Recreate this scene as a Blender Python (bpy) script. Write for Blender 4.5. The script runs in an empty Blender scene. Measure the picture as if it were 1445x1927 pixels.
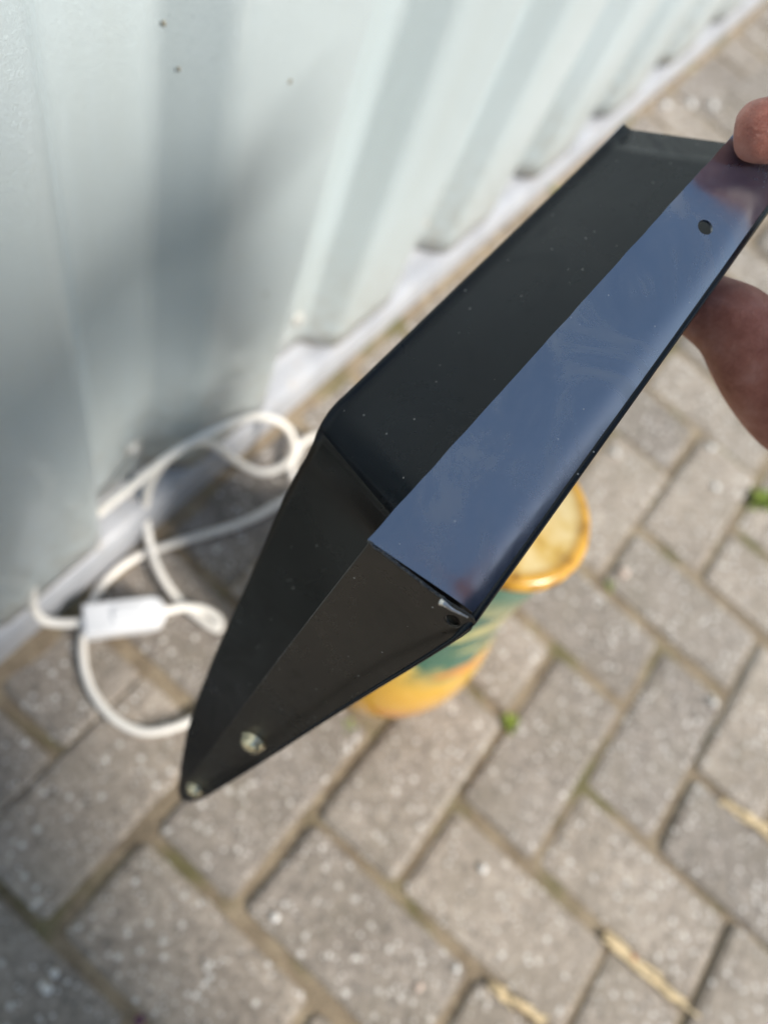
import bpy, bmesh, math, random
from mathutils import Vector, Matrix, noise

random.seed(7)
scn = bpy.context.scene
col = scn.collection

# ------------------------------------------------------------------ camera
RC = Matrix(((0.6027783, -0.6386468, 0.4783185),
             (-0.7476740, -0.6614325, 0.0590819),
             (0.2786429, -0.3932396, -0.8761968)))      # columns: image right, image down, view direction
FPX, CX, CY, CAMH = 1420.0, 722.5, 963.5, 0.779
CAM = Vector((0, 0, CAMH))
cd = bpy.data.cameras.new('camera')
cam = bpy.data.objects.new('camera', cd)
col.objects.link(cam)
xa, ya, za = RC.col[0], -RC.col[1], -RC.col[2]
M4 = Matrix(((xa[0], ya[0], za[0], 0), (xa[1], ya[1], za[1], 0), (xa[2], ya[2], za[2], CAMH), (0, 0, 0, 1)))
cam.matrix_world = M4
cd.sensor_fit = 'HORIZONTAL'
cd.sensor_width = 36
cd.lens = 36 * FPX / 1445
cd.clip_start = 0.01
cd.clip_end = 500
cd.dof.use_dof = True
cd.dof.focus_distance = 0.247
cd.dof.aperture_fstop = 6.4
scn.camera = cam

# ------------------------------------------------------------------ sky, sun, exposure
SUN_AZ, SUN_EL = math.radians(-85), math.radians(39.5)     # azimuth from +X towards +Y
world = bpy.data.worlds.new('World')
scn.world = world
world.use_nodes = True
wn = world.node_tree
wn.nodes.clear()
sky = wn.nodes.new('ShaderNodeTexSky')
sky.sky_type = 'NISHITA'
sky.sun_disc = False
sky.sun_elevation = SUN_EL
sky.sun_rotation = math.pi / 2 - SUN_AZ
sky.air_density = 1.5
sky.dust_density = 0.6
sky.ozone_density = 1.8
bg = wn.nodes.new('ShaderNodeBackground')
bg.inputs['Strength'].default_value = 0.09
wo = wn.nodes.new('ShaderNodeOutputWorld')
wn.links.new(sky.outputs[0], bg.inputs[0])
wn.links.new(bg.outputs[0], wo.inputs[0])
sd = bpy.data.lights.new('sun', 'SUN')
sd.energy = 3.8
sd.angle = math.radians(14)
sd.color = (1.0, 0.93, 0.83)
sun = bpy.data.objects.new('sun', sd)
col.objects.link(sun)
sun_dir = Vector((math.cos(SUN_EL) * math.cos(SUN_AZ), math.cos(SUN_EL) * math.sin(SUN_AZ), math.sin(SUN_EL)))
sun.rotation_euler = sun_dir.to_track_quat('Z', 'Y').to_euler()
sun.location = (0, 0, 4)
vs = scn.view_settings
vs.view_transform = 'Standard'
vs.look = 'None'
vs.gamma = 1
vs.use_curve_mapping = False
vs.exposure = 0.55
scn.render.engine = 'CYCLES'
scn.cycles.use_denoising = True
scn.cycles.max_bounces = 8

# ------------------------------------------------------------------ helpers
def ray(px, py):
    return RC @ Vector(((px - CX) / FPX, (py - CY) / FPX, 1.0))

def at(px, py, depth):                  # a point in the place, seen in that direction at that distance
    return CAM + ray(px, py) * depth

def onz(px, py, z=0.0):
    r = ray(px, py)
    return CAM + r * ((z - CAMH) / r.z)

def onplane(px, py, p0, n):
    r = ray(px, py)
    return CAM + r * ((p0 - CAM).dot(n) / r.dot(n))

def tag(o, label=None, cat=None, group=None, kind=None):
    if label: o['label'] = label
    if cat: o['category'] = cat
    if group: o['group'] = group
    if kind: o['kind'] = kind
    return o

def empty(name, loc, label, cat, group=None):
    o = bpy.data.objects.new(name, None)
    o.empty_display_size = 0.02
    o.location = loc
    col.objects.link(o)
    return tag(o, label, cat, group)

def link(name, me, mat=None, parent=None, smooth=False):
    o = bpy.data.objects.new(name, me)
    col.objects.link(o)
    if mat is not None and not me.materials:
        me.materials.append(mat)
    if smooth:
        for p in me.polygons:
            p.use_smooth = True
    if parent is not None:
        o.parent = parent
        o.matrix_parent_inverse = Matrix.Translation(-Vector(parent.location))
    return o

def mesh(name, verts, faces):
    me = bpy.data.meshes.new(name)
    me.from_pydata([tuple(v) for v in verts], [], faces)
    me.validate()
    me.update()
    return me

def bm_mesh(name, bm):
    me = bpy.data.meshes.new(name)
    bmesh.ops.recalc_face_normals(bm, faces=bm.faces)
    bm.to_mesh(me)
    bm.free()
    return me

def bake(o):
    """Apply the modifiers of o."""
    dg = bpy.context.evaluated_depsgraph_get()
    dg.update()
    me = bpy.data.meshes.new_from_object(o.evaluated_get(dg))
    o.modifiers.clear()
    o.data = me
    return o

def catmull(pts, n=8):
    out = []
    P = [pts[0] * 2 - pts[1]] + list(pts) + [pts[-1] * 2 - pts[-2]]
    for i in range(1, len(P) - 2):
        a, b, c, d = P[i - 1], P[i], P[i + 1], P[i + 2]
        for k in range(n):
            t = k / n
            out.append(0.5 * ((2 * b) + (c - a) * t + (2 * a - 5 * b + 4 * c - d) * t * t + (3 * b - a - 3 * c + d) * t ** 3))
    out.append(P[-2].copy())
    return out

def tube_mesh(name, pts, rad, seg=12, caps=True):
    verts, faces = [], []
    up = Vector((0.13, 0.21, 0.97))
    n = len(pts)
    prev = None
    for i, p in enumerate(pts):
        t = (pts[min(i + 1, n - 1)] - pts[max(i - 1, 0)]).normalized()
        if prev is None:
            prev = t.cross(up).normalized()
        a = (prev - t * prev.dot(t)).normalized()
        prev = a
        b = t.cross(a)
        r = rad(i / (n - 1)) if callable(rad) else rad
        for k in range(seg):
            w = 2 * math.pi * k / seg
            verts.append(p + (a * math.cos(w) + b * math.sin(w)) * r)
    for i in range(n - 1):
        for k in range(seg):
            k2 = (k + 1) % seg
            faces.append((i * seg + k, i * seg + k2, (i + 1) * seg + k2, (i + 1) * seg + k))
    if caps:
        faces.append(tuple(range(seg))[::-1])
        faces.append(tuple((n - 1) * seg + k for k in range(seg)))
    return mesh(name, verts, faces)

def lathe_mesh(name, prof, seg=48):
    verts, faces = [], []
    for r, z in prof:
        for k in range(seg):
            w = 2 * math.pi * k / seg
            verts.append((r * math.cos(w), r * math.sin(w), z))
    for i in range(len(prof) - 1):
        for k in range(seg):
            k2 = (k + 1) % seg
            faces.append((i * seg + k, i * seg + k2, (i + 1) * seg + k2, (i + 1) * seg + k))
    faces.append(tuple(range(seg))[::-1])
    faces.append(tuple((len(prof) - 1) * seg + k for k in range(seg)))
    return mesh(name, verts, faces)

# ------------------------------------------------------------------ materials
class Mat:
    def __init__(self, name, **kw):
        self.m = bpy.data.materials.new(name)
        self.m.use_nodes = True
        self.t = self.m.node_tree
        self.b = self.t.nodes['Principled BSDF']
        for k, v in kw.items():
            self.set(k.replace('_', ' '), v)
    def set(self, k, v):
        s = self.b.inputs[k]
        if isinstance(v, tuple) and len(v) == 3 and s.type == 'RGBA':
            v = (*v, 1)
        s.default_value = v
    def node(self, typ, **kw):
        n = self.t.nodes.new(typ)
        for k, v in kw.items():
            if hasattr(n, k):
                setattr(n, k, v)
            else:
                n.inputs[k.replace('_', ' ')].default_value = v
        return n
    def l(self, a, b):
        self.t.links.new(a, b)
    def coords(self, kind='Object', scale=None, loc=None):
        tc = self.node('ShaderNodeTexCoord')
        out = tc.outputs[kind]
        if scale or loc:
            mp = self.node('ShaderNodeMapping')
            if scale: mp.inputs['Scale'].default_value = scale
            if loc: mp.inputs['Location'].default_value = loc
            self.l(out, mp.inputs[0])
            out = mp.outputs[0]
        return out
    def geo(self):
        return self.node('ShaderNodeNewGeometry').outputs['Position']
    def noise(self, co, scale, detail=4, rough=0.5, dist=0.0):
        n = self.node('ShaderNodeTexNoise')
        n.inputs['Scale'].default_value = scale
        n.inputs['Detail'].default_value = detail
        n.inputs['Roughness'].default_value = rough
        n.inputs['Distortion'].default_value = dist
        self.l(co, n.inputs['Vector'])
        return n.outputs[0]
    def voro(self, co, scale, feature='F1', out='Distance'):
        n = self.node('ShaderNodeTexVoronoi')
        n.feature = feature
        n.inputs['Scale'].default_value = scale
        self.l(co, n.inputs['Vector'])
        return n.outputs[out]
    def ramp(self, f, stops):
        n = self.node('ShaderNodeValToRGB')
        e = n.color_ramp.elements
        while len(e) < len(stops):
            e.new(0.5)
        for i, (p, c) in enumerate(stops):
            e[i].position = p
            if not isinstance(c, tuple):
                c = (c, c, c)
            e[i].color = (*c, 1)
        self.l(f, n.inputs[0])
        return n.outputs[0]
    def mix(self, f, a, b, mode='MIX'):
        n = self.node('ShaderNodeMix')
        n.data_type = 'RGBA'
        n.blend_type = mode
        for s, v in ((n.inputs[0], f), (n.inputs[6], a), (n.inputs[7], b)):
            if isinstance(v, (int, float)):
                s.default_value = v if s.type == 'VALUE' else (v, v, v, 1)
            elif isinstance(v, tuple):
                s.default_value = (*v, 1)
            else:
                self.l(v, s)
        return n.outputs[2]
    def math(self, op, a, b=0.0):
        n = self.node('ShaderNodeMath')
        n.operation = op
        for s, v in ((n.inputs[0], a), (n.inputs[1], b)):
            if isinstance(v, (int, float)): s.default_value = v
            else: self.l(v, s)
        return n.outputs[0]
    def bump(self, h, strength=0.3, dist=0.001, normal=None):
        n = self.node('ShaderNodeBump')
        n.inputs['Strength'].default_value = strength
        n.inputs['Distance'].default_value = dist
        self.l(h, n.inputs['Height'])
        if normal is not None:
            self.l(normal, n.inputs['Normal'])
        return n.outputs[0]

def mat_brick():
    M = Mat('concrete_paver', Roughness=0.85)
    co = M.geo()
    oi = M.node('ShaderNodeObjectInfo')
    base = M.ramp(M.noise(co, 9, 4, 0.6), [(0.25, (0.225, 0.198, 0.172)), (0.55, (0.305, 0.272, 0.240)), (0.8, (0.375, 0.34, 0.305))])
    fine = M.ramp(M.noise(co, 170, 5, 0.75), [(0.28, 0.50), (0.5, 0.96), (0.72, 1.5)])
    c = M.mix(1.0, base, fine, 'MULTIPLY')
    tone = M.ramp(oi.outputs['Random'], [(0.0, (0.80, 0.79, 0.79)), (0.5, (1.0, 0.98, 0.95)), (1.0, (1.16, 1.12, 1.07))])
    c = M.mix(1.0, c, tone, 'MULTIPLY')
    mott = M.ramp(M.noise(co, 75, 4, 0.7, 0.4), [(0.30, 0.60), (0.5, 1.0), (0.70, 1.32)])
    c = M.mix(0.85, c, M.mix(1.0, c, mott, 'MULTIPLY'))
    # pale and dark aggregate grains worn open at the surface
    d = M.voro(co, 95)
    sel = M.voro(co, 95, 'F1', 'Color')
    pale = M.math('MULTIPLY', M.math('LESS_THAN', d, 0.25), M.math('GREATER_THAN', sel, 0.52))
    c = M.mix(M.math('MULTIPLY', pale, 0.85), c, (0.70, 0.68, 0.65))
    d2 = M.voro(co, 210)
    s2 = M.voro(co, 210, 'F1', 'Color')
    glint = M.math('MULTIPLY', M.math('LESS_THAN', d2, 0.27), M.math('GREATER_THAN', s2, 0.66))
    c = M.mix(M.math('MULTIPLY', glint, 0.7), c, (0.86, 0.84, 0.81))  # small bright glints painted in as near-white flecks
    dark = M.math('MULTIPLY', M.math('LESS_THAN', d, 0.25), M.math('LESS_THAN', sel, 0.34))
    c = M.mix(M.math('MULTIPLY', dark, 0.7), c, (0.10, 0.092, 0.085))
    stain = M.ramp(M.noise(co, 15, 6, 0.7), [(0.46, 0.0), (0.72, 0.55)])
    c = M.mix(stain, c, (0.19, 0.165, 0.125))
    M.l(c, M.b.inputs['Base Color'])
    M.l(M.bump(M.noise(co, 260, 4, 0.7), 0.7, 0.0012), M.b.inputs['Normal'])
    return M.m

def mat_sand():
    M = Mat('jointing_sand', Roughness=0.95)
    co = M.geo()
    c = M.ramp(M.noise(co, 40, 5, 0.65), [(0.3, (0.16, 0.122, 0.082)), (0.55, (0.29, 0.23, 0.158)), (0.75, (0.40, 0.33, 0.23))])
    moss = M.ramp(M.noise(co, 11, 3, 0.5), [(0.54, 0.0), (0.66, 0.75)])
    c = M.mix(moss, c, (0.12, 0.115, 0.038))
    g = M.ramp(M.noise(co, 420, 3, 0.7), [(0.3, 0.6), (0.7, 1.4)])
    c = M.mix(1.0, c, g, 'MULTIPLY')
    M.l(c, M.b.inputs['Base Color'])
    M.l(M.bump(M.noise(co, 300, 4, 0.7), 0.9, 0.003), M.b.inputs['Normal'])
    return M.m

def mat_wall():
    M = Mat('pale_green_coated_steel', Roughness=0.30)
    co = M.geo()
    c = M.ramp(M.noise(co, 2.2, 3, 0.5), [(0.3, (0.485, 0.57, 0.605)), (0.7, (0.545, 0.625, 0.66))])
    # rusty brown dirt splashed along the foot of the sheets
    sep = M.node('ShaderNodeSeparateXYZ')
    M.l(co, sep.inputs[0])
    low = M.ramp(sep.outputs[2], [(0.068, 0.9), (0.095, 0.40), (0.26, 0.0)])
    dirt = M.math('MULTIPLY', low, M.ramp(M.noise(co, 55, 4, 0.7), [(0.35, 0.15), (0.65, 1.0)]))
    c = M.mix(dirt, c, (0.27, 0.20, 0.115))
    streak = M.ramp(M.noise(M.coords('Object', (26, 26, 1.6)), 1.0, 4, 0.6), [(0.5, 0.0), (0.8, 0.16)])
    c = M.mix(streak, c, (0.36, 0.38, 0.33))
    M.l(c, M.b.inputs['Base Color'])
    v = M.voro(M.mix(0.12, co, M.noise(co, 230, 2, 0.5), 'ADD'), 330, 'DISTANCE_TO_EDGE')
    h = M.math('ADD', M.ramp(v, [(0.0, 0.0), (0.22, 1.0)]), M.noise(co, 520, 2, 0.5))
    M.l(M.bump(h, 0.42, 0.0010), M.b.inputs['Normal'])
    M.set('Coat Weight', 0.35)
    M.set('Coat Roughness', 0.12)
    return M.m

def mat_flash():
    M = Mat('white_coated_flashing', Roughness=0.42)
    co = M.geo()
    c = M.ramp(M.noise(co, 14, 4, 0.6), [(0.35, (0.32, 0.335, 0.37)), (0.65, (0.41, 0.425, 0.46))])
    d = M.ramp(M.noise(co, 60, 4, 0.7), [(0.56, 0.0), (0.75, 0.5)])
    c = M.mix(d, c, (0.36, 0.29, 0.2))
    M.l(c, M.b.inputs['Base Color'])
    return M.m

def mat_black(name, lo, hi, spec, coat, r0, r1):
    M = Mat(name, Roughness=0.3, Specular_IOR_Level=spec)
    M.set('Coat Weight', coat)
    M.set('Coat Roughness', r0)
    M.set('Coat IOR', 3.3)
    co = M.geo()
    d = M.voro(co, 260)
    sel = M.voro(co, 260, 'F1', 'Color')
    dust = M.math('MULTIPLY', M.math('LESS_THAN', d, 0.085), M.math('GREATER_THAN', sel, 0.70))
    smear = M.ramp(M.noise(co, 38, 5, 0.65), [(0.3, lo), (0.8, hi)])
    c = M.mix(dust, smear, (0.30, 0.29, 0.28))
    M.l(c, M.b.inputs['Base Color'])
    # smudges and wiped streaks in the lacquer
    rough = M.ramp(M.noise(co, 26, 6, 0.7, 1.2), [(0.32, r0 * .8), (0.52, (r0 + r1) / 2), (0.70, r1 * 1.35)])
    M.l(rough, M.b.inputs['Roughness'])
    M.l(rough, M.b.inputs['Coat Roughness'])
    M.l(M.bump(M.noise(co, 900, 3, 0.6), 0.05, 0.0004, M.bump(M.noise(co, 22, 2, 0.5), 0.12, 0.002)), M.b.inputs['Normal'])
    return M.m

def simple(name, colr, rough=0.5, metal=0.0, nscale=None, spread=0.15, bump=0.0, bscale=200, **kw):
    M = Mat(name, Roughness=rough, Metallic=metal)
    for k, v in kw.items():
        M.set(k.replace('_', ' '), v)
    if nscale:
        co = M.coords('Object')
        lo = tuple(max(0, x * (1 - spread)) for x in colr)
        hi = tuple(min(1, x * (1 + spread)) for x in colr)
        M.l(M.ramp(M.noise(co, nscale, 4, 0.6), [(0.3, lo), (0.7, hi)]), M.b.inputs['Base Color'])
        if bump:
            M.l(M.bump(M.noise(co, bscale, 3, 0.6), bump, 0.001), M.b.inputs['Normal'])
    else:
        M.set('Base Color', colr)
    return M.m

def mat_skin():
    M = Mat('skin', Roughness=0.48)
    co = M.geo()
    c = M.ramp(M.noise(co, 70, 4, 0.6), [(0.3, (0.33, 0.10, 0.07)), (0.5, (0.47, 0.18, 0.135)), (0.7, (0.58, 0.27, 0.22))])
    M.l(c, M.b.inputs['Base Color'])
    M.set('Subsurface Weight', 0.18)
    M.set('Subsurface Radius', (0.006, 0.0025, 0.0015))
    M.set('Subsurface Scale', 1.0)
    lines = M.noise(M.coords('Object', (1, 1, 1)), 620, 4, 0.65)
    M.l(M.bump(lines, 0.5, 0.0007, M.bump(M.voro(M.mix(0.25, co, M.noise(co, 90, 3, 0.6), 'ADD'), 330, 'DISTANCE_TO_EDGE'), 0.55, 0.0009)), M.b.inputs['Normal'])
    return M.m

def mat_glaze():
    M = Mat('painted_glazed_ceramic', Roughness=0.16)
    M.set('Coat Weight', 0.5)
    co = M.coords('Object')
    sep = M.node('ShaderNodeSeparateXYZ')
    M.l(co, sep.inputs[0])
    z = M.math('ADD', sep.outputs[2], M.math('MULTIPLY', M.math('SUBTRACT', M.noise(co, 14, 3, 0.6), 0.5), 0.05))
    base = M.ramp(M.math('MULTIPLY', z, 2.5), [(0.0, (0.62, 0.33, 0.035)), (0.30, (0.74, 0.40, 0.035)), (0.42, (0.78, 0.50, 0.09)),
                                                (0.48, (0.48, 0.47, 0.17)), (0.66, (0.56, 0.52, 0.22)), (0.80, (0.10, 0.20, 0.14))])
    # brushed dark green leaves and an orange stroke
    leaf = M.ramp(M.noise(M.coords('Object', (13, 13, 30)), 1.0, 2, 0.5, 0.8), [(0.50, 0.0), (0.54, 1.0)])
    band = M.ramp(M.math('MULTIPLY', z, 2.5), [(0.36, 0.0), (0.46, 1.0), (0.85, 1.0), (0.95, 0.0)])
    c = M.mix(M.math('MULTIPLY', leaf, band), base, (0.045, 0.15, 0.10))
    st = M.ramp(M.noise(M.coords('Object', (9, 9, 38), (4, 2, 1)), 1.0, 2, 0.5, 0.6), [(0.60, 0.0), (0.64, 0.9)])
    c = M.mix(M.math('MULTIPLY', st, M.ramp(M.math('MULTIPLY', z, 2.5), [(0.12, 0.0), (0.2, 1.0), (0.42, 1.0), (0.5, 0.0)])), c, (0.75, 0.26, 0.03))
    M.l(c, M.b.inputs['Base Color'])
    return M.m

def mat_cap():
    M = Mat('aged_gilt_cap', Roughness=0.22)
    co = M.coords('Object')
    sep = M.node('ShaderNodeSeparateXYZ')
    M.l(co, sep.inputs[0])
    r = M.math('SQRT', M.math('ADD', M.math('MULTIPLY', sep.outputs[0], sep.outputs[0]), M.math('MULTIPLY', sep.outputs[1], sep.outputs[1])))
    c = M.ramp(M.noise(co, 34, 4, 0.6), [(0.28, (0.36, 0.19, 0.035)), (0.45, (0.62, 0.42, 0.12)), (0.64, (0.76, 0.62, 0.33))])
    rim = M.ramp(M.math('MULTIPLY', r, 10), [(0.44, 0.0), (0.50, 1.0)])
    c = M.mix(rim, c, M.ramp(M.noise(co, 60, 3, 0.6), [(0.3, (0.22, 0.10, 0.015)), (0.50, (0.62, 0.34, 0.05))]))
    M.l(c, M.b.inputs['Base Color'])
    return M.m

BRICK, SAND, WALL, FLASH, BLACK = mat_brick(), mat_sand(), mat_wall(), mat_flash(), mat_black('black_lacquered_steel', (.0035, .0065, .0105), (.0055, .0095, .0150), .28, 0.0, .26, .36)
INNER = mat_black('ground_tinted_inner_lacquer', (.0066, .0053, .0038), (.0115, .0092, .0066), .34, 0.0, .28, .40)  # inner side panel: brown ground reflection painted into its base colour
SIDE = mat_black('ground_tinted_black_lacquer', (.024, .0192, .0140), (.038, .0305, .0230), .52, 0.0, .28, .40)  # near side plate: warm tone of the mirrored paving put into the black
FLANGE = mat_black('sky_tinted_black_lacquer', (.019, .032, .070), (.030, .044, .085), 1.0, 1.0, .17, .30)  # top strip: reflected sky blue painted into the black, with extra gloss
SKIN, GLAZE, CAP = mat_skin(), mat_glaze(), mat_cap()
CORD = simple('cream_pvc_cord', (0.86, 0.83, 0.78), 0.38, nscale=30, spread=0.06)
SWITCH = simple('white_plastic', (0.80, 0.81, 0.84), 0.3, nscale=40, spread=0.03)
ZINC = simple('yellow_zinc_screw', (0.80, 0.70, 0.47), 0.24, 0.7, nscale=300, spread=0.2)
STEEL = simple('galvanised_screw', (0.72, 0.71, 0.68), 0.32, 0.55, nscale=200, spread=0.25)
RUBBER = simple('sealing_washer', (0.06, 0.06, 0.06), 0.7, nscale=200)
WELD = simple('lacquered_weld', (0.02, 0.02, 0.022), 0.25, nscale=600, spread=0.4, bump=0.6, bscale=900, Specular_IOR_Level=0.8)
BARE = simple('bare_burr', (0.60, 0.57, 0.53), 0.3, 0.8, nscale=500, spread=0.3)
STRAW = simple('dry_straw', (0.66, 0.53, 0.33), 0.8, nscale=150, spread=0.3)
MOSS = simple('moss_sprig', (0.30, 0.38, 0.075), 0.8, nscale=80, spread=0.4)
PEBBLE = simple('white_pebble', (0.70, 0.69, 0.67), 0.6, nscale=120, spread=0.15)
TERRA = simple('terracotta_crumb', (0.48, 0.22, 0.11), 0.8, nscale=150, spread=0.2)
SLEEVE = simple('navy_cotton', (0.02, 0.028, 0.055), 0.9, nscale=60, spread=0.3, bump=0.5, bscale=500)
JEANS = simple('dark_denim', (0.018, 0.022, 0.034), 0.9, nscale=80, spread=0.3, bump=0.5, bscale=700)
HAIR = simple('brown_hair', (0.03, 0.02, 0.012), 0.6, nscale=200, spread=0.4, bump=0.8, bscale=300)
DIRTSPOT = simple('dark_dirt', (0.22, 0.215, 0.18), 0.8, nscale=300, spread=0.3)

# ------------------------------------------------------------------ ground and pavement
g = bmesh.new()
bmesh.ops.create_grid(g, x_segments=1, y_segments=1, size=60)
go = link('ground', bm_mesh('ground', g), SAND)
go.location = (0, 0, -0.06)
tag(go, kind='structure')

bed = bmesh.new()
bmesh.ops.create_grid(bed, x_segments=150, y_segments=110, size=1)
for v in bed.verts:
    x, y = v.co.x * 3.2 + 2.2, v.co.y * 2.3 - 2.0
    hgt = 0.0022 * noise.noise((x * 16, y * 16, 0.3)) + 0.0014 * noise.noise((x * 60, y * 60, 1.3))
    v.co = Vector((x, y, -0.0048 + hgt))
pave = link('pavement', bm_mesh('pavement', bed), SAND)
tag(pave, kind='structure')

MOD, TH, OU, OW = 0.107, -0.0066, -0.8893, -0.093
LAID = [(0, 0, 0.0025, 0.0107), (1, 0, -0.0056, -0.0003), (1, 1, 0.0057, -0.0015), (2, 1, -0.0032, -0.0054), (1, 2, -0.0069, 0.0002), (2, 2, 0.0008, -0.0029), (3, 2, -0.0012, -0.0086), (2, 3, -0.0006, -0.0024), (4, 2, -0.0017, -0.0036), (3, 3, 0.0063, -0.005), (4, 3, -0.0027, -0.004), (4, 4, 0.0033, 0.002), (3, 4, -0.008, -0.0026), (4, 5, 0.0006, 0.0074), (5, 4, -0.0141, 0.0001), (3, 5, 0.0068, 0.0089), (5, 2, 0.002, 0.0), (5, 3, 0.0008, 0.0029), (6, 3, -0.0043, -0.0058), (6, 4, -0.0009, 0.0099), (6, 2, 0.0155, -0.0103), (7, 2, 0.0053, -0.0027), (7, 3, 0.0082, 0.0036), (7, 4, -0.0022, 0.0107), (8, 3, 0.0071, -0.0068)]
BL, BW = 2 * MOD - 0.0102, MOD - 0.0102

def lattice(a, b):
    a += OU; b += OW
    c, s = math.cos(TH), math.sin(TH)
    return Vector((MOD * (a * c - b * s), -MOD * (a * s + b * c), 0))

def brick_mesh(name, lx, ly, seed):
    rnd = random.Random(seed)
    def ring(ins, z, jit):
        x, y, c = lx / 2 - ins, ly / 2 - ins, 0.005
        pts = []
        for sx, sy in ((1, 1), (-1, 1), (-1, -1), (1, -1)):
            p = [(sx * (x - c), sy * y), (sx * x, sy * (y - c))]
            if sx * sy > 0: p.reverse()
            for q in p:
                pts.append((q[0] + rnd.uniform(-jit, jit), q[1] + rnd.uniform(-jit, jit), z + rnd.uniform(-jit, jit) * 0.4))
        return pts
    rings = [ring(0, -0.05, 0), ring(0, -0.0065, 0.0010), ring(0.0026, -0.0018, 0.0012), ring(0.0085, 0.0, 0.0008)]
    verts = [p for r in rings for p in r]
    faces = []
    for i in range(3):
        for k in range(8):
            k2 = (k + 1) % 8
            faces.append((i * 8 + k, i * 8 + k2, i * 8 + 8 + k2, i * 8 + 8 + k))
    faces.append(tuple(range(24, 32)))
    me = mesh(name, verts, faces)
    me.materials.append(BRICK)
    return me

whole = [brick_mesh('brick', BL, BW, s) for s in range(7)]
half = [brick_mesh('brick', BW, BW, s + 40) for s in range(3)]
WALL_Y = 0.207
slots = []
for i in range(-14, 34):
    for j in range(-4, 36):
        t = (j - i) % 4
        if t == 2:
            slots.append((i - 1, i + 1, j, j + 1, 0))
        elif t == 1:
            slots.append((i, i + 1, j - 1, j + 1, 1))
bricks = []
for (i0, i1, j0, j1, ori) in slots:
    c = lattice((i0 + i1) / 2, (j0 + j1) / 2)
    top = lattice(i0, j0).y
    rnd = random.Random(i0 * 131 + j0 * 17 + 5)
    # bricks as they were laid: shifted a few millimetres from the bond
    sw, off = 0.0, Vector((0, 0, 0))
    for (a, b, dx, dy) in LAID:
        if i0 - 0.01 <= a <= i1 + 0.01 and j0 - 0.01 <= b <= j1 + 0.01:
            off += Vector((dx, dy, 0)); sw += 1
    off = off / sw * 0.8 if sw else Vector((rnd.uniform(-.003, .003), rnd.uniform(-.003, .003), 0))
    me = rnd.choice(whole)
    if top > WALL_Y + 0.03:
        if ori == 1 and lattice(i0, j0 + 1).y < WALL_Y + 0.03:
            me = rnd.choice(half); c = lattice((i0 + i1) / 2, j0 + 1.5); ori = 0
        else:
            continue
    c = c + off
    if c.y + (BL if ori == 1 and me in whole else BW) / 2 > WALL_Y + 0.008: c.y = WALL_Y + 0.006 - (BL if ori == 1 and me in whole else BW) / 2
    rot = TH + rnd.uniform(-.012, .012) + (math.pi / 2 if ori else 0) + (math.pi if rnd.random() < .5 else 0)
    Mx = Matrix.Translation((c.x, c.y, rnd.uniform(-.0022, .0022))) @ Matrix.Rotation(rot, 4, 'Z') @ Matrix.Rotation(rnd.uniform(-.012, .012), 4, 'X') @ Matrix.Rotation(rnd.uniform(-.008, .008), 4, 'Y')
    # how large it shows from the photographer's side decides which ones stay single pieces
    v = RC.transposed() @ (c - CAM)
    if v.z > 0.05:
        px, py = FPX * v.x / v.z, FPX * v.y / v.z
        inside = abs(px) < 722 + 160 and abs(py) < 963 + 160
        rank = (0 if inside else 1, v.length)
    else:
        rank = (2, v.length)
    bricks.append((rank, me, Mx))
bricks.sort(key=lambda b: b[0])
for rank, me, Mx in bricks[:295]:
    o = link('brick', me, parent=pave)
    o.matrix_world = Mx
rest_v, rest_f = [], []
for rank, me, Mx in bricks[295:]:
    k = len(rest_v)
    rest_v += [Mx @ v.co for v in me.vertices]
    rest_f += [tuple(k + i for i in p.vertices) for p in me.polygons]
if rest_v:
    o = link('outer_bricks', mesh('outer_bricks', rest_v, rest_f), BRICK, pave)
    tag(o, kind='stuff')

dv, df = [], []
nxs, nys = 420, 7
for a in range(nxs + 1):
    x = -1.2 + 6.4 * a / nxs
    wd = 0.026 + 0.018 * noise.noise((x * 4, 0, 0)) + 0.008 * noise.noise((x * 23, 0, 4))
    for b in range(nys):
        t = b / (nys - 1)
        y = 0.2165 - wd * t
        z = 0.0048 * (1 - t) ** 1.5 - 0.004 * t + 0.0022 * noise.noise((x * 45, y * 45, 2)) * (1 - t * .5)
        dv.append((x, y if b else 0.222, z))
for a in range(nxs):
    for b in range(nys - 1):
        df.append((a * nys + b, a * nys + b + 1, (a + 1) * nys + b + 1, (a + 1) * nys + b))
tag(link('sand_drift', mesh('sand_drift', dv, df), SAND, None, True), 'brown sand and dirt gathered along the foot of the wall', 'sand', kind='stuff')

# ------------------------------------------------------------------ corrugated wall
PAN_Y, CROWN_Y, PITCH, X0, ZB = 0.254, 0.2205, 0.2289, 0.0213, 0.070
WX0, WX1, WZ = -1.6, 9.0, 2.6
wall = empty('clad_wall', (0.5, PAN_Y, 0), 'pale green ribbed steel cladding wall rising along the paving on the left', 'wall')
prof = []
def arc(a, b, c, r=0.005, n=6):
    """round the corner b of the folded sheet"""
    a, b, c = Vector(a), Vector(b), Vector(c)
    p, q = b + (a - b).normalized() * r, b + (c - b).normalized() * r
    return [((1 - t) ** 2 * p + 2 * t * (1 - t) * b + t * t * q) for t in [k / n for k in range(n + 1)]]
raw = []
k0 = int(math.floor((WX0 - X0) / PITCH))
k1 = int(math.ceil((WX1 - X0) / PITCH))
for k in range(k0, k1):
    x = X0 + k * PITCH
    raw += [(x, PAN_Y), (x + 0.027, CROWN_Y), (x + 0.139, CROWN_Y), (x + 0.166, PAN_Y)]
for i in range(1, len(raw) - 1):
    prof += arc(raw[i - 1], raw[i], raw[i + 1], 0.011 if i % 4 in (1, 2) else 0.008)
zs = [ZB, ZB + 0.03, 0.2, 0.4, 0.6, 0.9, 1.6, WZ]
wv, wf = [], []
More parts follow.
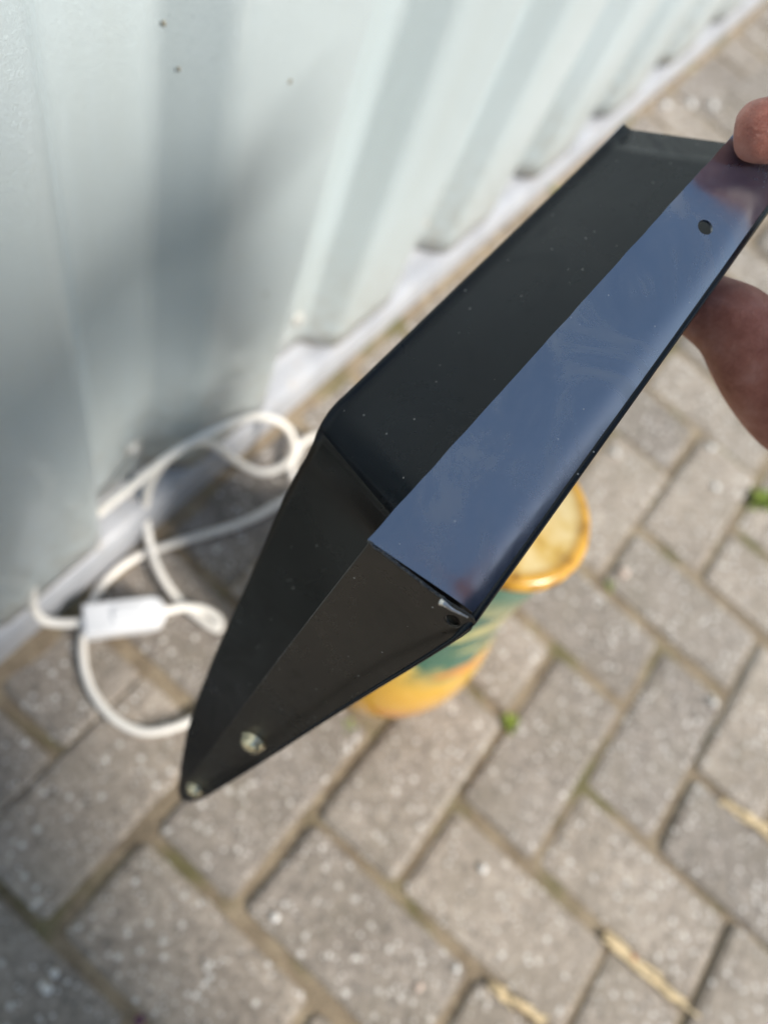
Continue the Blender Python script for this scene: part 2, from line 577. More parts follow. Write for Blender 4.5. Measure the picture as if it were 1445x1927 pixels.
for z in zs:
    for p in prof:
        wob = 0.0011 * noise.noise((p.x * 5, z * 4, 2.0))
        wv.append((p.x, p.y + wob, z))
n = len(prof)
for a in range(len(zs) - 1):
    for b in range(n - 1):
        wf.append((a * n + b, a * n + b + 1, (a + 1) * n + b + 1, (a + 1) * n + b))
ws = link('cladding_sheet', mesh('cladding_sheet', wv, wf), WALL, wall, True)
so = ws.modifiers.new('thickness', 'SOLIDIFY')
so.thickness = 0.0009
so.offset = 0
bake(ws)
for p in ws.data.polygons: p.use_smooth = True
# white drip flashing under the sheets: back upstand, sloped ledge, rounded nose, foot
fl = [(0.262, 0.095), (0.262, 0.0665), (0.240, 0.0610), (0.228, 0.0575), (0.2225, 0.0545), (0.2190, 0.0495), (0.2175, 0.043), (0.2170, 0.020), (0.2165, -0.03)]
fv, ff = [], []
nx = 60
for a in range(nx + 1):
    x = WX0 + (WX1 - WX0) * a / nx
    for (y, z) in fl:
        fv.append((x, y + 0.0012 * noise.noise((x * 3, 0, 5)), z))
m_ = len(fl)
for a in range(nx):
    for b in range(m_ - 1):
        ff.append((a * m_ + b, a * m_ + b + 1, (a + 1) * m_ + b + 1, (a + 1) * m_ + b))
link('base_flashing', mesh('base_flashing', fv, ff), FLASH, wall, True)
# inner wall behind the sheets so that no light leaks through
bk = bmesh.new()
bmesh.ops.create_cube(bk, size=1)
for v in bk.verts:
    v.co = Vector((WX0 + (v.co.x + .5) * (WX1 - WX0), 0.265 + (v.co.y + .5) * 0.1, -0.03 + (v.co.z + .5) * (WZ + 0.03)))
link('backing_wall', bm_mesh('backing_wall', bk), WALL, wall)

def screw_head(name, r, h, flange=1.5, mat=STEEL):
    pr = [(r * flange, 0), (r * flange, h * .22), (r * flange * .93, h * .3), (r, h * .34), (r, h * .8), (r * .86, h), (0.0004, h * 1.02)]
    me = lathe_mesh(name, pr, 6)
    # round flange, hexagonal head
    me = lathe_mesh(name, pr, 18)
    for v in me.vertices:
        if v.co.z > h * .31 and v.co.xy.length > 1e-3:
            a = math.atan2(v.co.y, v.co.x) % (math.pi / 3) - math.pi / 6
            v.co.xy *= 0.88 / math.cos(a)
    me.materials.append(mat)
    return me
sc_me = screw_head('screw', 0.0060, 0.0075, 1.6)
for p in sc_me.polygons: p.use_smooth = False
for k in range(0, 9):
    o = link('screw', sc_me, parent=wall)
    rnd = random.Random(k)
    o.matrix_world = Matrix.Translation((X0 + k * PITCH - 0.020, PAN_Y - 0.0008, 0.1315)) @ Matrix.Rotation(math.pi / 2, 4, 'X') @ Matrix.Rotation(rnd.random() * 3, 4, 'Z')
# dirt specks stuck on the coating
def sheet_y(x):
    for (x0, y0), (x1, y1) in zip(raw, raw[1:]):
        if x0 <= x <= x1:
            return y0 + (y1 - y0) * (x - x0) / (x1 - x0)
    return PAN_Y
for (px, py, r) in ((310, 42, .0017), (338, 128, .0015), (545, 152, .0018), (500, 553, .0014)):
    r_ = ray(px, py)
    t_ = 0.2 / r_.y
    while (CAM + r_ * t_).y < sheet_y((CAM + r_ * t_).x) - 0.0004:
        t_ += 0.0004
    p = CAM + r_ * t_
    b_ = bmesh.new()
    bmesh.ops.create_icosphere(b_, subdivisions=2, radius=r)
    for v in b_.verts:
        v.co *= 1 + 0.35 * noise.noise(v.co * 700)
        v.co.y *= 0.45; v.co.x *= 1.15
        v.co += p
    link('dirt_speck', bm_mesh('dirt_speck', b_), DIRTSPOT, wall, True)

# ------------------------------------------------------------------ black folded shade
A1, A2, QT = at(692, 1015, .2225), at(893, 1168, .224), at(1445, 180, .285)
N1 = (A2 - A1).cross(QT - A1).normalized()
if N1.z < 0: N1 = -N1
A4r = onplane(1445, 395, A1, N1)
A3 = A1 + (QT - A1) * 1.30
A4 = A2 + (A4r - A2) * 1.42
shade = empty('lamp_shade', (A1.x + 0.1, 0, 0.30), 'black folded sheet metal lamp shade held out over the paving', 'lamp shade')

def plate(name, pts, nrm, thick, holes=(), bevel=0.0004, parent=shade, mat=BLACK):
    """flat sheet with its upper face through pts, its thickness going down along -nrm"""
    bm = bmesh.new()
    top = [bm.verts.new(p) for p in pts]
    bot = [bm.verts.new(p - nrm * thick) for p in pts]
    bm.faces.new(top)
    bm.faces.new(bot[::-1])
    k = len(pts)
    for i in range(k):
        bm.faces.new((top[i], bot[i], bot[(i + 1) % k], top[(i + 1) % k]))
    o = link(name, bm_mesh(name, bm), mat, parent)
    tmp = []
    for (p, d, r) in holes:
        cme = lathe_mesh('cutter', [(r, -0.012), (r, 0.012)], 28)
        c = bpy.data.objects.new('cutter', cme)
        col.objects.link(c)
        c.matrix_world = Matrix.Translation(p) @ d.to_track_quat('Z', 'Y').to_matrix().to_4x4()
        bo = o.modifiers.new('hole', 'BOOLEAN')
        bo.object = c
        bo.operation = 'DIFFERENCE'
        bo.solver = 'EXACT'
        tmp.append(c)
    bv = o.modifiers.new('bevel', 'BEVEL')
    bv.width = bevel
    bv.segments = 2
    bv.limit_method = 'ANGLE'
    bpy.context.view_layer.update()
    bake(o)
    for c in tmp:
        bpy.data.objects.remove(c)
    return o

hole_p = onplane(1327, 427, A1, N1)
# slightly uneven sheared left edge
left = []
for k in range(41):
    t = k / 40
    p = A1.lerp(A3, t)
    left.append(p + (A2 - A1).normalized() * 0.00025 * noise.noise((t * 30, 0, 0)))
rc = (A4 - A2).normalized()
flange_pts = left + [A4 + (A1 - A2).normalized() * 0.0008, A2 + rc * 0.006 + (A1 - A2).normalized() * 0.0008, A2 + rc * 0.0025 + (A1 - A2).normalized() * 0.0014]
def flange_sheet():
    nu, nv = 120, 14
    vs_, fs_ = [], []
    for a in range(nu + 1):
        u_ = a / nu
        Lp, Rp = A1.lerp(A3, u_), (A2 + rc * 0.0022).lerp(A4, u_) + (A1 - A2).normalized() * 0.0008
        Lp = Lp + (A2 - A1).normalized() * 0.00028 * noise.noise((u_ * 34, 0, 0))
        for b in range(nv + 1):
            v_ = b / nv
            p = Lp.lerp(Rp, v_)
            roll = max(0.0, (v_ - 0.74) / 0.26)
            wav = 0.00022 * noise.noise((u_ * 7, v_ * 2.2, 3)) + 0.00007 * noise.noise((u_ * 30, v_ * 7, 8))
            p = p + N1 * (wav - 0.0019 * roll * roll)
            if a < 3: p = p - N1 * 0.0006 * ((3 - a) / 3) ** 2
            vs_.append(p)
    for a in range(nu):
        for b in range(nv):
            k = a * (nv + 1) + b
            fs_.append((k, k + 1, k + nv + 2, k + nv + 1))
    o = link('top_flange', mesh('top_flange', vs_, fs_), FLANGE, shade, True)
    bm = bmesh.new(); bm.from_mesh(o.data)
    bmesh.ops.recalc_face_normals(bm, faces=bm.faces); bm.normal_update()
    if bm.faces[0].normal.dot(N1) < 0: bmesh.ops.reverse_faces(bm, faces=bm.faces)
    bm.to_mesh(o.data); bm.free()
    q = o.modifiers.new('thickness', 'SOLIDIFY'); q.thickness = 0.0011; q.offset = -1
    bake(o)
    c = bpy.data.objects.new('cutter', lathe_mesh('cutter', [(0.0029, -0.012), (0.0029, 0.012)], 32))
    col.objects.link(c)
    c.matrix_world = Matrix.Translation(hole_p) @ N1.to_track_quat('Z', 'Y').to_matrix().to_4x4()
    q = o.modifiers.new('hole', 'BOOLEAN'); q.object = c; q.operation = 'DIFFERENCE'; q.solver = 'EXACT'
    bpy.context.view_layer.update()
    bake(o)
    bpy.data.objects.remove(c)
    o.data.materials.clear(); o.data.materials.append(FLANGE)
    for p in o.data.polygons: p.use_smooth = True
    try:
        o.data.set_sharp_from_angle(angle=math.radians(40))
    except Exception: pass
    return o
flange_sheet()

# far sheet: back panel running into the side panel, folded together with the flange along the right edge
def depth_lerp(z0, z1, t):
    return 1 / ((1 - t) / z0 + t / z1)
TIP4 = (345, 1500, .445)
R_edge_img = [(880, 1190, .2275), (800, 1242, .238), (640, 1340, .275), (470, 1450, .350), (398, 1494, .405)]
rows = []          # (left silhouette point, right fold point, lip radius)
down = N1 * -0.0036
zb0, zb1 = .352, .288
Lb0, Lb1 = Vector((1165, 253)), Vector((655, 746))
for k in range(15):
    t = k / 14
    q = Lb0.lerp(Lb1, t)
    L = at(q.x, q.y, depth_lerp(zb0, zb1, t))
    tr = 0.80 * (1 - t)
    if k < 2: L = L + N1 * 0.0022 * (2 - k)
    rows.append((L, A2.lerp(A4, 0.04 + tr) + down, 0.006))
zt = .462
bend = [((636, 763), .2878), ((622, 779), .2876), ((611, 794), .2878), ((602, 809), .2885), ((595, 824), .2895), ((587, 841), .2915), ((577, 860), .294)]
for k, (q, z) in enumerate(bend):
    w = (k + 1) / len(bend)
    Rp = A2.lerp(A4, 0.04).lerp(at(880, 1190, .2275), w) + down
    Rp = Rp + (Rp - CAM).normalized() * 0.062 * w * w
    rows.append((at(q[0], q[1], z), Rp, 0.006 - 0.003 * w))
NB = 14 + 4
Lc = [(560, 888, .10), (530, 948, .18), (500, 1020, .29), (468, 1094, .40), (435, 1165, .51), (405, 1232, .61), (375, 1305, .71), (352, 1375, .82), (340, 1440, .91), (334, 1490, 1.0)]
RE = [at(*p) for p in R_edge_img]
REc = catmull(RE, 6)
for (x, y, t) in Lc:
    L = at(x, y, depth_lerp(.296 - .004, zt, t))
    f = t * (len(REc) - 1)
    i = min(int(f), len(REc) - 2)
    Rp = REc[i].lerp(REc[i + 1], f - i)
    Rp = Rp + (Rp - CAM).normalized() * (0.004 + 0.062 * (1 - t))
    rows.append((L, Rp, 0.003 * (1 - t) + 0.0006))
NF, NL = 10, 5
sv, sf = [], []
for i, (L, Rp, r) in enumerate(rows):
    a, b = rows[max(i - 1, 0)][0], rows[min(i + 1, len(rows) - 1)][0]
    outw = (L - Rp).normalized()
    nn = outw.cross((b - a).normalized()).normalized()
    if nn.dot(CAM - L) < 0: nn = -nn
    L0 = L - outw * r
    for k in range(NF):
        sv.append(Rp.lerp(L0, k / (NF - 1)))
    # the edge of the sheet is turned up a little
    wm = math.radians(38) * min(1.0, r / 0.005)
    for k in range(1, NL + 1):
        w = wm * k / NL
        sv.append(L0 + (outw * math.sin(w) + nn * (1 - math.cos(w))) * r / math.sin(max(wm, .05)) * .72)
    sv.append(sv[-1] + (outw * math.cos(wm) + nn * math.sin(wm)) * r * .28)
W_ = NF + NL + 1
for i in range(len(rows) - 1):
    for k in range(W_ - 1):
        sf.append((i * W_ + k, i * W_ + k + 1, (i + 1) * W_ + k + 1, (i + 1) * W_ + k))
def sheet(name, r0, r1, mat=None):
    vs_ = sv[r0 * W_:(r1 + 1) * W_]
    fs_ = [(i * W_ + k, i * W_ + k + 1, (i + 1) * W_ + k + 1, (i + 1) * W_ + k) for i in range(r1 - r0) for k in range(W_ - 1)]
    o = link(name, mesh(name, vs_, fs_), mat or BLACK, shade, True)
    bm = bmesh.new(); bm.from_mesh(o.data)
    bmesh.ops.recalc_face_normals(bm, faces=bm.faces)
    f0 = bm.faces[:] and max(bm.faces, key=lambda f: f.calc_area())
    bm.normal_update()
    if f0.normal.dot(CAM - f0.calc_center_median()) < 0:
        bmesh.ops.reverse_faces(bm, faces=bm.faces)
    bm.to_mesh(o.data); bm.free()
    s = o.modifiers.new('thickness', 'SOLIDIFY')
    s.thickness = 0.0009
    s.offset = -1
    bake(o)
    for p in o.data.polygons: p.use_smooth = True
    return o
sheet('back_panel', 0, NB)
sheet('side_panel', NB, len(rows) - 1, INNER)

# near side plate, tapering down to the pivot screws
T4 = at(*TIP4)
N4 = (A2 - A1).cross(T4 - A1).normalized()
if N4.dot(CAM - A1) < 0: N4 = -N4
op4 = lambda x, y: onplane(x, y, A1 + (T4 - A1) * 0.002, N4)
sp = [op4(x, y) for x, y in ((694, 1021), (600, 1142), (520, 1246), (440, 1354), (372, 1446), (347, 1478), (336, 1494), (340, 1506), (356, 1511), (378, 1506), (400, 1495),
                             (470, 1449), (640, 1340), (800, 1243), (868, 1201), (885, 1188), (893, 1174), (889, 1164), (842, 1133))]
notch = op4(852, 1169)
plate('side_plate', sp, N4, 0.0011, [(notch, N4, 0.0025)], mat=SIDE)
# fold running along the right edge
fold_pts = [A4 + N1 * -0.0030, A2.lerp(A4, .5) + N1 * -0.0030, A2 + rc * 0.004 + N1 * -0.0028, A2 + N1 * -0.0026] + [p + (p - CAM).normalized() * 0.0010 + (RE[0] - A1).normalized() * -0.0008 for p in REc[2:]]
link('fold', tube_mesh('fold', fold_pts, lambda t: 0.00145 if t < .14 else 0.0007, 12), BLACK, shade, True)
# weld bead along the mitre
wb = []
for k in range(36):
    t = k / 35
    p = A1.lerp(A2, t * 0.80) + (A2 - A1) * 0.005 - N1 * 0.0012 + N4 * 0.0003
    wb.append(p + Vector((noise.noise((t * 14, 1, 0)), noise.noise((t * 14, 2, 0)), noise.noise((t * 14, 3, 0)))) * 0.0005)
link('weld_seam', tube_mesh('weld_seam', wb, lambda t: 0.00055 + 0.0004 * abs(noise.noise((t * 22, 0, 4))), 8), WELD, shade, True)
bb = [at(829, 1133, .2214), at(836, 1137, .2208), at(850, 1147, .2212), at(868, 1156, .2218), at(880, 1162, .2224)]
link('burr', tube_mesh('burr', catmull(bb, 5), lambda t: 0.0009 * (1 - t) ** 1.6 + 0.00028 + 0.0002 * noise.noise((t * 17, 0, 0)), 8), BARE, shade, True)

pz = lathe_mesh('pivot_screw', [(.0066, 0), (.0066, .0008), (.0058, .0012), (.0057, .0020), (.0052, .0034), (.0041, .0045), (.0026, .0052), (.0012, .0055), (.0002, .0056)], 24)
pz.materials.append(ZINC)
for p in pz.polygons: p.use_smooth = True
for (x, y, s) in ((478, 1394, 1.0), (368, 1484, 0.80)):
    p = op4(x, y)
    o = link('pivot_screw', pz, parent=shade)
    o.matrix_world = Matrix.Translation(p) @ N4.to_track_quat('Z', 'Y').to_matrix().to_4x4() @ Matrix.Scale(s, 4)

# ------------------------------------------------------------------ ceramic lamp foot
LX, LY = 0.299, -0.034
pot = empty('ceramic_lamp', (LX, LY, 0), 'yellow and green painted ceramic lamp base standing on the paving', 'lamp')
pr = [(.064, .0), (.073, .004), (.085, .02), (.093, .05), (.094, .085), (.089, .12), (.079, .16), (.068, .2), (.061, .24), (.057, .28), (.055, .312), (.051, .332), (.046, .341)]
pr2 = catmull([Vector((r, z, 0)) for r, z in pr], 3)
o = link('body', lathe_mesh('body', [(p.x, p.y) for p in pr2]), GLAZE, None, True)
o.location = (LX, LY, 0.0); o.parent = pot; o.matrix_parent_inverse = Matrix.Translation((-LX, -LY, 0))
cp = [(.046, .0), (.053, .002), (.0565, .006), (.058, .011), (.0575, .016), (.0545, .0195), (.050, .0200), (.047, .0185), (.044, .0178), (.02, .0172), (.012, .0175), (.0115, .024), (.006, .025), (.001, .025)]
o = link('cap', lathe_mesh('cap', cp), CAP, None, True)
o.location = (LX, LY, 0.341); o.parent = pot; o.matrix_parent_inverse = Matrix.Translation((-LX, -LY, 0))

# ------------------------------------------------------------------ cord with inline switch
cord = empty('power_cord', onz(300, 1180, 0), 'cream electric cord looped on the paving beside the wall, with white inline switch', 'cord')
CR = 0.0041
cpath = [onz(*p) for p in (
    (620, 1000, .010), (570, 925, .010), (530, 945, .008), (470, 978, .007), (400, 1002, .007), (320, 1025, .007), (250, 1052, .007), (200, 1092, .007), (172, 1138, .007), (156, 1200, .006), (160, 1265, .006),
    (185, 1320, .006), (225, 1360, .006), (275, 1378, .006), (330, 1368, .006), (380, 1345, .006), (450, 1300, .006))]
link('cord_run', tube_mesh('cord_run', catmull(cpath, 8), CR), CORD, cord, True)
cpath2 = [onz(*p) for p in (
    (300, 1152, .030), (345, 1143, .026), (385, 1148, .022), (412, 1166, .018), (408, 1184, .015), (372, 1160, .014), (335, 1128, .014), (302, 1080, .016), (283, 1025, .020), (274, 965, .045), (281, 915, .085),
    (310, 868, .122), (352, 836, .134), (400, 836, .112), (445, 868, .062), (490, 889, .036), (530, 878, .034), (553, 848, .050), (545, 812, .075), (520, 791, .095), (480, 784, .115), (430, 798, .138), (370, 826, .150), (300, 872, .140), (240, 922, .116), (192, 960, .100),
    (150, 1000, .085), (118, 1040, .074))]
cpath4 = [onz(*p) for p in ((61, 1102, .098), (60, 1122, .080), (64, 1148, .052), (84, 1168, .036), (122, 1173, .030), (165, 1170, .030))]
link('cord_run', tube_mesh('cord_run', catmull(cpath4, 8), CR * 1.05), CORD, cord, True)
link('cord_run', tube_mesh('cord_run', catmull(cpath2, 8), CR), CORD, cord, True)
cpath3 = [onz(*p) for p in ((553, 905, .010), (548, 880, .012), (558, 850, .016), (575, 828, .020), (605, 822, .022), (640, 850, .018), (660, 920, .012), (620, 1000, .010))]
link('cord_run', tube_mesh('cord_run', catmull(cpath3, 8), CR), CORD, cord, True)
# switch body: square at one end, rounded at the other, two halves and a rocker
s0, s1 = onz(156, 1172, .030), onz(312, 1152, .030)
sx = (s1 - s0); SL = sx.length; sx.normalize()
sz = Vector((0, 0, 1)); sz = (sz - sx * sz.dot(sx)).normalized(); sy = sz.cross(sx)
SW = 0.0158
outl = [(0, -SW), (0.004, -SW - .0004)]
for k in range(9):
    w = -math.pi / 2 + math.pi * k / 8
    outl.append((SL - SW * .8 + SW * .8 * math.cos(w), SW * math.sin(w)))
outl += [(0.004, SW + .0004), (0, SW)]
sw_v, sw_f = [], []
levels = [(-.011, .88), (-.0095, .98), (-.0004, 1.0), (.0004, 1.0), (.0085, .97), (.0105, .88), (.011, .78)]
for z, sc in levels:
    for (x, y) in outl:
        sw_v.append(s0 + sx * ((x - SL / 2) * (1 - (1 - sc) * .45) + SL / 2) + sy * y * sc + sz * z)
K = len(outl)
for i in range(len(levels) - 1):
    for k in range(K):
        sw_f.append((i * K + k, i * K + (k + 1) % K, (i + 1) * K + (k + 1) % K, (i + 1) * K + k))
sw_f.append(tuple(range(K))[::-1]); sw_f.append(tuple((len(levels) - 1) * K + k for k in range(K)))
swo = link('inline_switch', mesh('inline_switch', sw_v, sw_f), SWITCH, cord)
rk = []
for z, sc in ((.0105, 1.0), (.0125, .97), (.0132, .85)):
    for k in range(20):
        w = 2 * math.pi * k / 20
        c_, s_ = math.cos(w), math.sin(w)
        e = lambda v: math.copysign(abs(v) ** .5, v)
        rk.append(s0 + sx * (SL * .55 + .016 * sc * e(c_)) + sy * (.0085 * sc * e(s_)) + sz * z)
rf = [(i * 20 + k, i * 20 + (k + 1) % 20, i * 20 + 20 + (k + 1) % 20, i * 20 + 20 + k) for i in range(2) for k in range(20)] + [tuple(40 + k for k in range(20))]
rko = link('rocker', mesh('rocker', rk, rf), SWITCH, None)
rko.parent = swo; rko.matrix_parent_inverse = swo.matrix_world.inverted() if False else Matrix.Translation(-cord.location)
rko.matrix_parent_inverse = Matrix.Identity(4)

# ------------------------------------------------------------------ hand holding the shade
def skin_obj(chains):
    objs = []
    for ch in chains:
        pts = [c[0] for c in ch]
        me = bpy.data.meshes.new('chain')
        me.from_pydata([tuple(p) for p in pts], [(i, i + 1) for i in range(len(pts) - 1)], [])
        o = bpy.data.objects.new('chain', me)
        col.objects.link(o)
        o.modifiers.new('skin', 'SKIN')
        for i, c in enumerate(ch):
            sv_ = me.skin_vertices[0].data[i]
            r = c[1]
            sv_.radius = r if isinstance(r, tuple) else (r, r)
            sv_.use_root = (i == 0)
        ss = o.modifiers.new('sub', 'SUBSURF')
        ss.levels = 3
        objs.append(o)
    bpy.context.view_layer.update()
    bm = bmesh.new()
    for o in objs:
        bake(o)
        bm.from_mesh(o.data)
        bpy.data.objects.remove(o)
    me = bm_mesh('hand', bm)
    return me

K_ = 1.18
thumb = [(at(1379, 248, .2696), .0034 * K_), (at(1388, 247, .2690), .0072 * K_), (at(1412, 246, .2680), .0098 * K_), (at(1480, 244, .2665), .0102 * K_), (at(1570, 240, .2640), .0100 * K_), (at(1635, 262, .266), .0112 * K_), (at(1740, 370, .282), .0122 * K_), (at(1840, 560, .315), .016 * K_)]
index = [(at(1215, 500, .3060), .0078 * K_), (at(1275, 548, .3050), .0104 * K_), (at(1335, 583, .3015), .0124 * K_), (at(1385, 605, .2975), .0148 * K_), (at(1418, 672, .3000), .0156 * K_), (at(1462, 750, .306), .0154 * K_), (at(1545, 850, .316), .0142 * K_)]
middle = [(at(1330, 610, .330), .007 * K_), (at(1400, 650, .332), .0084 * K_), (at(1450, 690, .330), .0095 * K_), (at(1492, 745, .330), .0112 * K_), (at(1530, 820, .333), .0110 * K_), (at(1590, 900, .338), .0128 * K_)]
ring = [(at(1420, 640, .350), .0068 * K_), (at(1470, 665, .350), .008 * K_), (at(1520, 705, .350), .009 * K_), (at(1555, 760, .350), .0097 * K_), (at(1590, 840, .352), .0098 * K_), (at(1640, 930, .358), .0118 * K_)]
pinky = [(at(1490, 690, .368), .0062 * K_), (at(1530, 715, .368), .0072 * K_), (at(1570, 760, .368), .0082 * K_), (at(1610, 830, .370), .0086 * K_), (at(1690, 960, .378), .0108 * K_)]
wrist = at(1960, 980, .35)
shoulder = Vector((0.26, -0.37, 0.91))
elbow = Vector((0.40, -0.40, 0.74))
palms = []
for (a, za_) in ((index, .013), (middle, .0145), (ring, .0145), (pinky, .013)):
    palms.append([(a[-1][0], za_ * K_), (a[-1][0].lerp(wrist, .5), .0175 * K_), (wrist, .020 * K_)])
palms.append([(thumb[-1][0], .016 * K_), (thumb[-1][0].lerp(wrist, .5), .0185 * K_), (wrist, .021 * K_)])
arm = [(wrist.lerp(middle[-1][0], .25), .022), (wrist, .0245), (wrist.lerp(elbow, .3), .027), (wrist.lerp(elbow, .7), .034), (elbow, .036)]
person = bpy.data.objects.new('person', skin_obj([thumb, index, middle, ring, pinky, arm] + palms))
col.objects.link(person)
person.data.materials.append(SKIN)
rm = person.modifiers.new('remesh', 'REMESH')
rm.mode = 'VOXEL'
rm.voxel_size = 0.0017
sm = person.modifiers.new('smooth', 'SMOOTH')
sm.factor = 0.5
sm.iterations = 4
bake(person)
for p in person.data.polygons: p.use_smooth = True
if not person.data.materials: person.data.materials.append(SKIN)
# the rest of the photographer, kneeling just outside the picture
V = Vector
pel, chest, neck, crown_ = V((-.22, -.60, .28)), V((.10, -.345, .78)), V((.08, -.26, .97)), V((.07, -.22, 1.12))
lsh, lel, lwr = V((-.11, -.31, .91)), V((-.31, -.33, .66)), V((-.33, -.44, .385))
fwd = V((.25, .97, 0))
def chains(g):
    """g: extra girth of the clothing over the body"""
    top = [[(pel, .125 + g), (pel.lerp(chest, .5), .125 + g), (chest, .145 + g), (neck.lerp(chest, .3), .085 + g)],
           [(chest.lerp(shoulder, .3), .10 + g), (shoulder, .062 + g), (shoulder.lerp(elbow, .5), .048 + g), (elbow, .040 + g), (elbow.lerp(wrist, .5), .036 + g), (elbow.lerp(wrist, .86), .030 + g)],
           [(chest.lerp(lsh, .3), .10 + g), (lsh, .062 + g), (lsh.lerp(lel, .5), .048 + g), (lel, .040 + g), (lel.lerp(lwr, .5), .036 + g), (lel.lerp(lwr, .86), .028 + g)]]
    legs = []
    for hip, knee, heel in ((V((-.14, -.66, .26)), V((-.09, -.40, .08)), V((-.18, -.90, .07))), (V((-.32, -.60, .26)), V((-.34, -.29, .08)), V((-.40, -.84, .07)))):
        legs.append([(hip, .092 + g), (hip.lerp(knee, .5), .078 + g), (knee, .058 + g), (knee.lerp(heel, .45), .052 + g), (heel, .040 + g)])
    return top, legs
head = [[(chest, .08), (neck, .056), (crown_.lerp(neck, .45), .075), (crown_.lerp(neck, .2), .088), (crown_ + fwd * .0, .070)],
        [(crown_.lerp(neck, .5) + fwd * .055, .030), (crown_.lerp(neck, .42) + fwd * .098, .013)],
        [(lwr, .027), (lwr + V((.0, .035, -.055)), .034), (lwr + V((.0, .075, -.085)), .030)]]
for k in range(4):          # the left hand rests on the thigh
    f0 = lwr + V((-.030 + .021 * k, .085, -.090 + .004 * (k % 2)))
    ln = (.055, .068, .072, .062)[k]
    head.append([(f0 - V((0, .02, -.012)), .0125), (f0 + V((0, ln * .5, -ln * .30)), .0105), (f0 + V((0, ln * .8, -ln * .62)), .0095), (f0 + V((0, ln, -ln * .95)), .0080)])
head.append([(lwr + V((.026, .04, -.055)), .015), (lwr + V((.050, .075, -.080)), .0125), (lwr + V((.056, .105, -.112)), .0100)])
tb, lb = chains(0.0)
rest = skin_obj(tb + lb + head)
bm = bmesh.new(); bm.from_mesh(person.data); bm.from_mesh(rest)
me = bpy.data.meshes.new('person'); bm.to_mesh(me); bm.free()
me.materials.clear(); me.materials.append(SKIN)
person.data = me
for p in me.polygons: p.use_smooth = True
tag(person, 'bare hand with thumb above and fingers below, gripping the far end of the black shade', 'person')
tj, lj = chains(0.022)
def cloth(name, ch, mat, vox=.010):
    o = link(name, skin_obj(ch), mat, None)
    q = o.modifiers.new('remesh', 'REMESH'); q.mode = 'VOXEL'; q.voxel_size = vox
    q = o.modifiers.new('smooth', 'SMOOTH'); q.iterations = 6
    bake(o)
    o.data.materials.clear(); o.data.materials.append(mat)
    moved = [v.co + v.normal * 0.004 * noise.noise(v.co * 14) for v in o.data.vertices]
    for v, c_new in zip(o.data.vertices, moved):
        v.co = c_new
    for p in o.data.polygons: p.use_smooth = True
    o.parent = person
    return o
cloth('jacket', tj, SLEEVE)
cloth('trousers', lj, JEANS)
hairc = [[(crown_.lerp(neck, .30) - fwd * .03, .088), (crown_ - fwd * .012, .078), (crown_ + fwd * .03 + V((0, 0, .0)), .060)]]
cloth('hair', hairc, HAIR)

# ------------------------------------------------------------------ small things lying about
def blob(name, p, r, mat, seed, flat=.7, stretch=(1, 1), rotz=0):
    b = bmesh.new()
    bmesh.ops.create_icosphere(b, subdivisions=2, radius=r)
    for v in b.verts:
        v.co *= 1 + 0.30 * noise.noise(v.co / r * 1.1 + Vector((seed * 3.1, 0, 0)))
        v.co = Vector((v.co.x * stretch[0], v.co.y * stretch[1], v.co.z * flat))
    bmesh.ops.rotate(b, verts=b.verts, cent=(0, 0, 0), matrix=Matrix.Rotation(rotz, 3, 'Z'))
    o = link(name, bm_mesh(name, b), mat, None, True)
    o.location = p
    return o

pebbles = [(517, 1727, .0042, 'small white pebble on the paver just below the shade tip'),
           (907, 1635, .0046, 'small white pebble in the middle of a paver below the lamp'),
           (90, 1862, .0040, 'small white pebble near the lower left corner of the paving'),
           (103, 1832, .0036, 'small white pebble above another pebble in the lower left corner'),
           (787, 1857, .0040, 'small pinkish pebble near the bottom edge beside a joint'),
           (858, 1823, .0034, 'tiny white pebble at a joint near the bottom of the paving'),
           (1342, 1322, .0046, 'white pebble on the paver edge at the right of the paving'),
           (1337, 843, .0058, 'white pebble on the paver below the hand'),
           (1345, 918, .0055, 'white pebble on the paver under the first one below the hand'),
           (1158, 853, .0050, 'white pebble right beside the edge of the shade'),
           (1250, 200, .0085, 'white pebble between wall and hand, nearest the wall'),
           (1298, 197, .0092, 'white pebble between wall and hand, middle of three'),
           (1340, 200, .0085, 'white pebble between wall and hand, nearest the fingers'),
           (1172, 1078, .0062, 'pale pinkish pebble in the joint right of the ceramic lamp')]
for k, (x, y, r, lab) in enumerate(pebbles):
    p = onz(x, y, 0.001)
    tag(blob('pebble', p + Vector((0, 0, r * .35)), r, PEBBLE if k not in (4, 13) else simple('pink_pebble', (.62, .50, .43), .6, nscale=90), k), lab, 'pebble', 'pebbles lying on the paving')

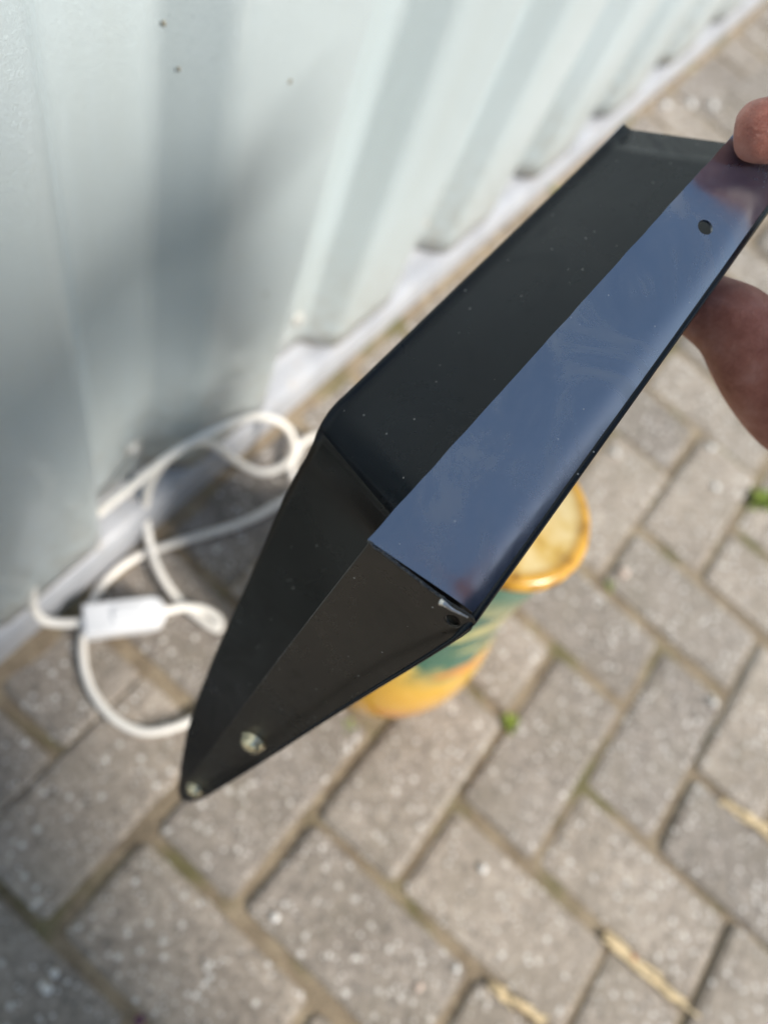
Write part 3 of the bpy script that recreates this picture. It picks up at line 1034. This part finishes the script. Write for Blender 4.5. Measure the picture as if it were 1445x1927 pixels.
def straw(a, b, nst, seed, label):
    rnd = random.Random(seed)
    A, B = onz(*a), onz(*b)
    d = (B - A)
    side = Vector((-d.y, d.x, 0)).normalized()
    V, F = [], []
    for k in range(nst):
        t0 = rnd.uniform(-.05, .75); t1 = t0 + rnd.uniform(.2, .4)
        o0 = side * rnd.uniform(-.005, .005); o1 = side * rnd.uniform(-.006, .006)
        pts = [A + d * t0 + o0 + Vector((0, 0, rnd.uniform(0.0, .004))), A + d * (t0 + t1) / 2 + (o0 + o1) / 2 + Vector((0, 0, rnd.uniform(.001, .005))), A + d * t1 + o1 + Vector((0, 0, rnd.uniform(0.0, .004)))]
        me = tube_mesh('t', catmull(pts, 3), rnd.uniform(.0009, .0017), 6)
        s = len(V)
        V += [v.co.copy() for v in me.vertices]
        F += [tuple(s + i for i in q.vertices) for q in me.polygons]
        bpy.data.meshes.remove(me)
    o = link('straw_litter', mesh('straw_litter', V, F), STRAW)
    tag(o, label, 'straw', kind='stuff')
straw((1138, 1765), (1295, 1895), 26, 1, 'pale dry straw caught in a paving joint')
straw((1355, 1505), (1448, 1570), 22, 2, 'pale dry straw caught in a joint at the right')
straw((905, 1845), (1020, 1925), 16, 3, 'pale dry straw caught in a joint at the bottom')
blob('crumb', onz(1192, 1802, .004), .0035, TERRA, 3)
tag(bpy.data.objects['crumb'], 'small terracotta crumb among the straw in a joint', 'crumb')

def sprig(x, y, r, nleaf, seed, label):
    rnd = random.Random(seed)
    c = onz(x, y, 0)
    V, F = [], []
    for k in range(nleaf):
        a = rnd.uniform(0, 2 * math.pi); el = rnd.uniform(.25, 1.2); L = r * rnd.uniform(.5, 1.1)
        d = Vector((math.cos(a) * math.cos(el), math.sin(a) * math.cos(el), math.sin(el)))
        s = d.cross(Vector((0, 0, 1))).normalized() * r * rnd.uniform(.10, .22)
        b = c + Vector((rnd.uniform(-r, r) * .5, rnd.uniform(-r, r) * .5, -.003))
        i = len(V)
        V += [b, b + d * L * .5 + s, b + d * L + Vector((0, 0, -.15 * L)), b + d * L * .5 - s]
        F.append((i, i + 1, i + 2, i + 3))
    o = link('weed_sprig', mesh('weed_sprig', V, F), MOSS)
    tag(o, label, 'weed')
sprig(960, 1364, .012, 60, 1, 'small green moss tuft at a paver corner below the ceramic lamp')
sprig(1432, 942, .022, 70, 2, 'green weed sprouting from a joint at the right edge under the hand')
sprig(1036, 356, .018, 30, 3, 'green weed growing along the wall foot behind the shade')
sprig(655, 1372, .010, 40, 4, 'tiny green weed at the foot of the ceramic lamp')
sprig(1150, 1102, .008, 30, 5, 'tiny green weed beside the pinkish pebble right of the lamp')
petal = blob('petal', onz(262, 1920, .003), .0045, simple('purple_petal', (.09, .035, .07), .6, nscale=100), 9, .4)
tag(petal, 'small dark purple petal in the joint at the bottom left edge', 'petal')
for k, (x, y) in enumerate(((1385, 965), (1375, 975))):
    pass
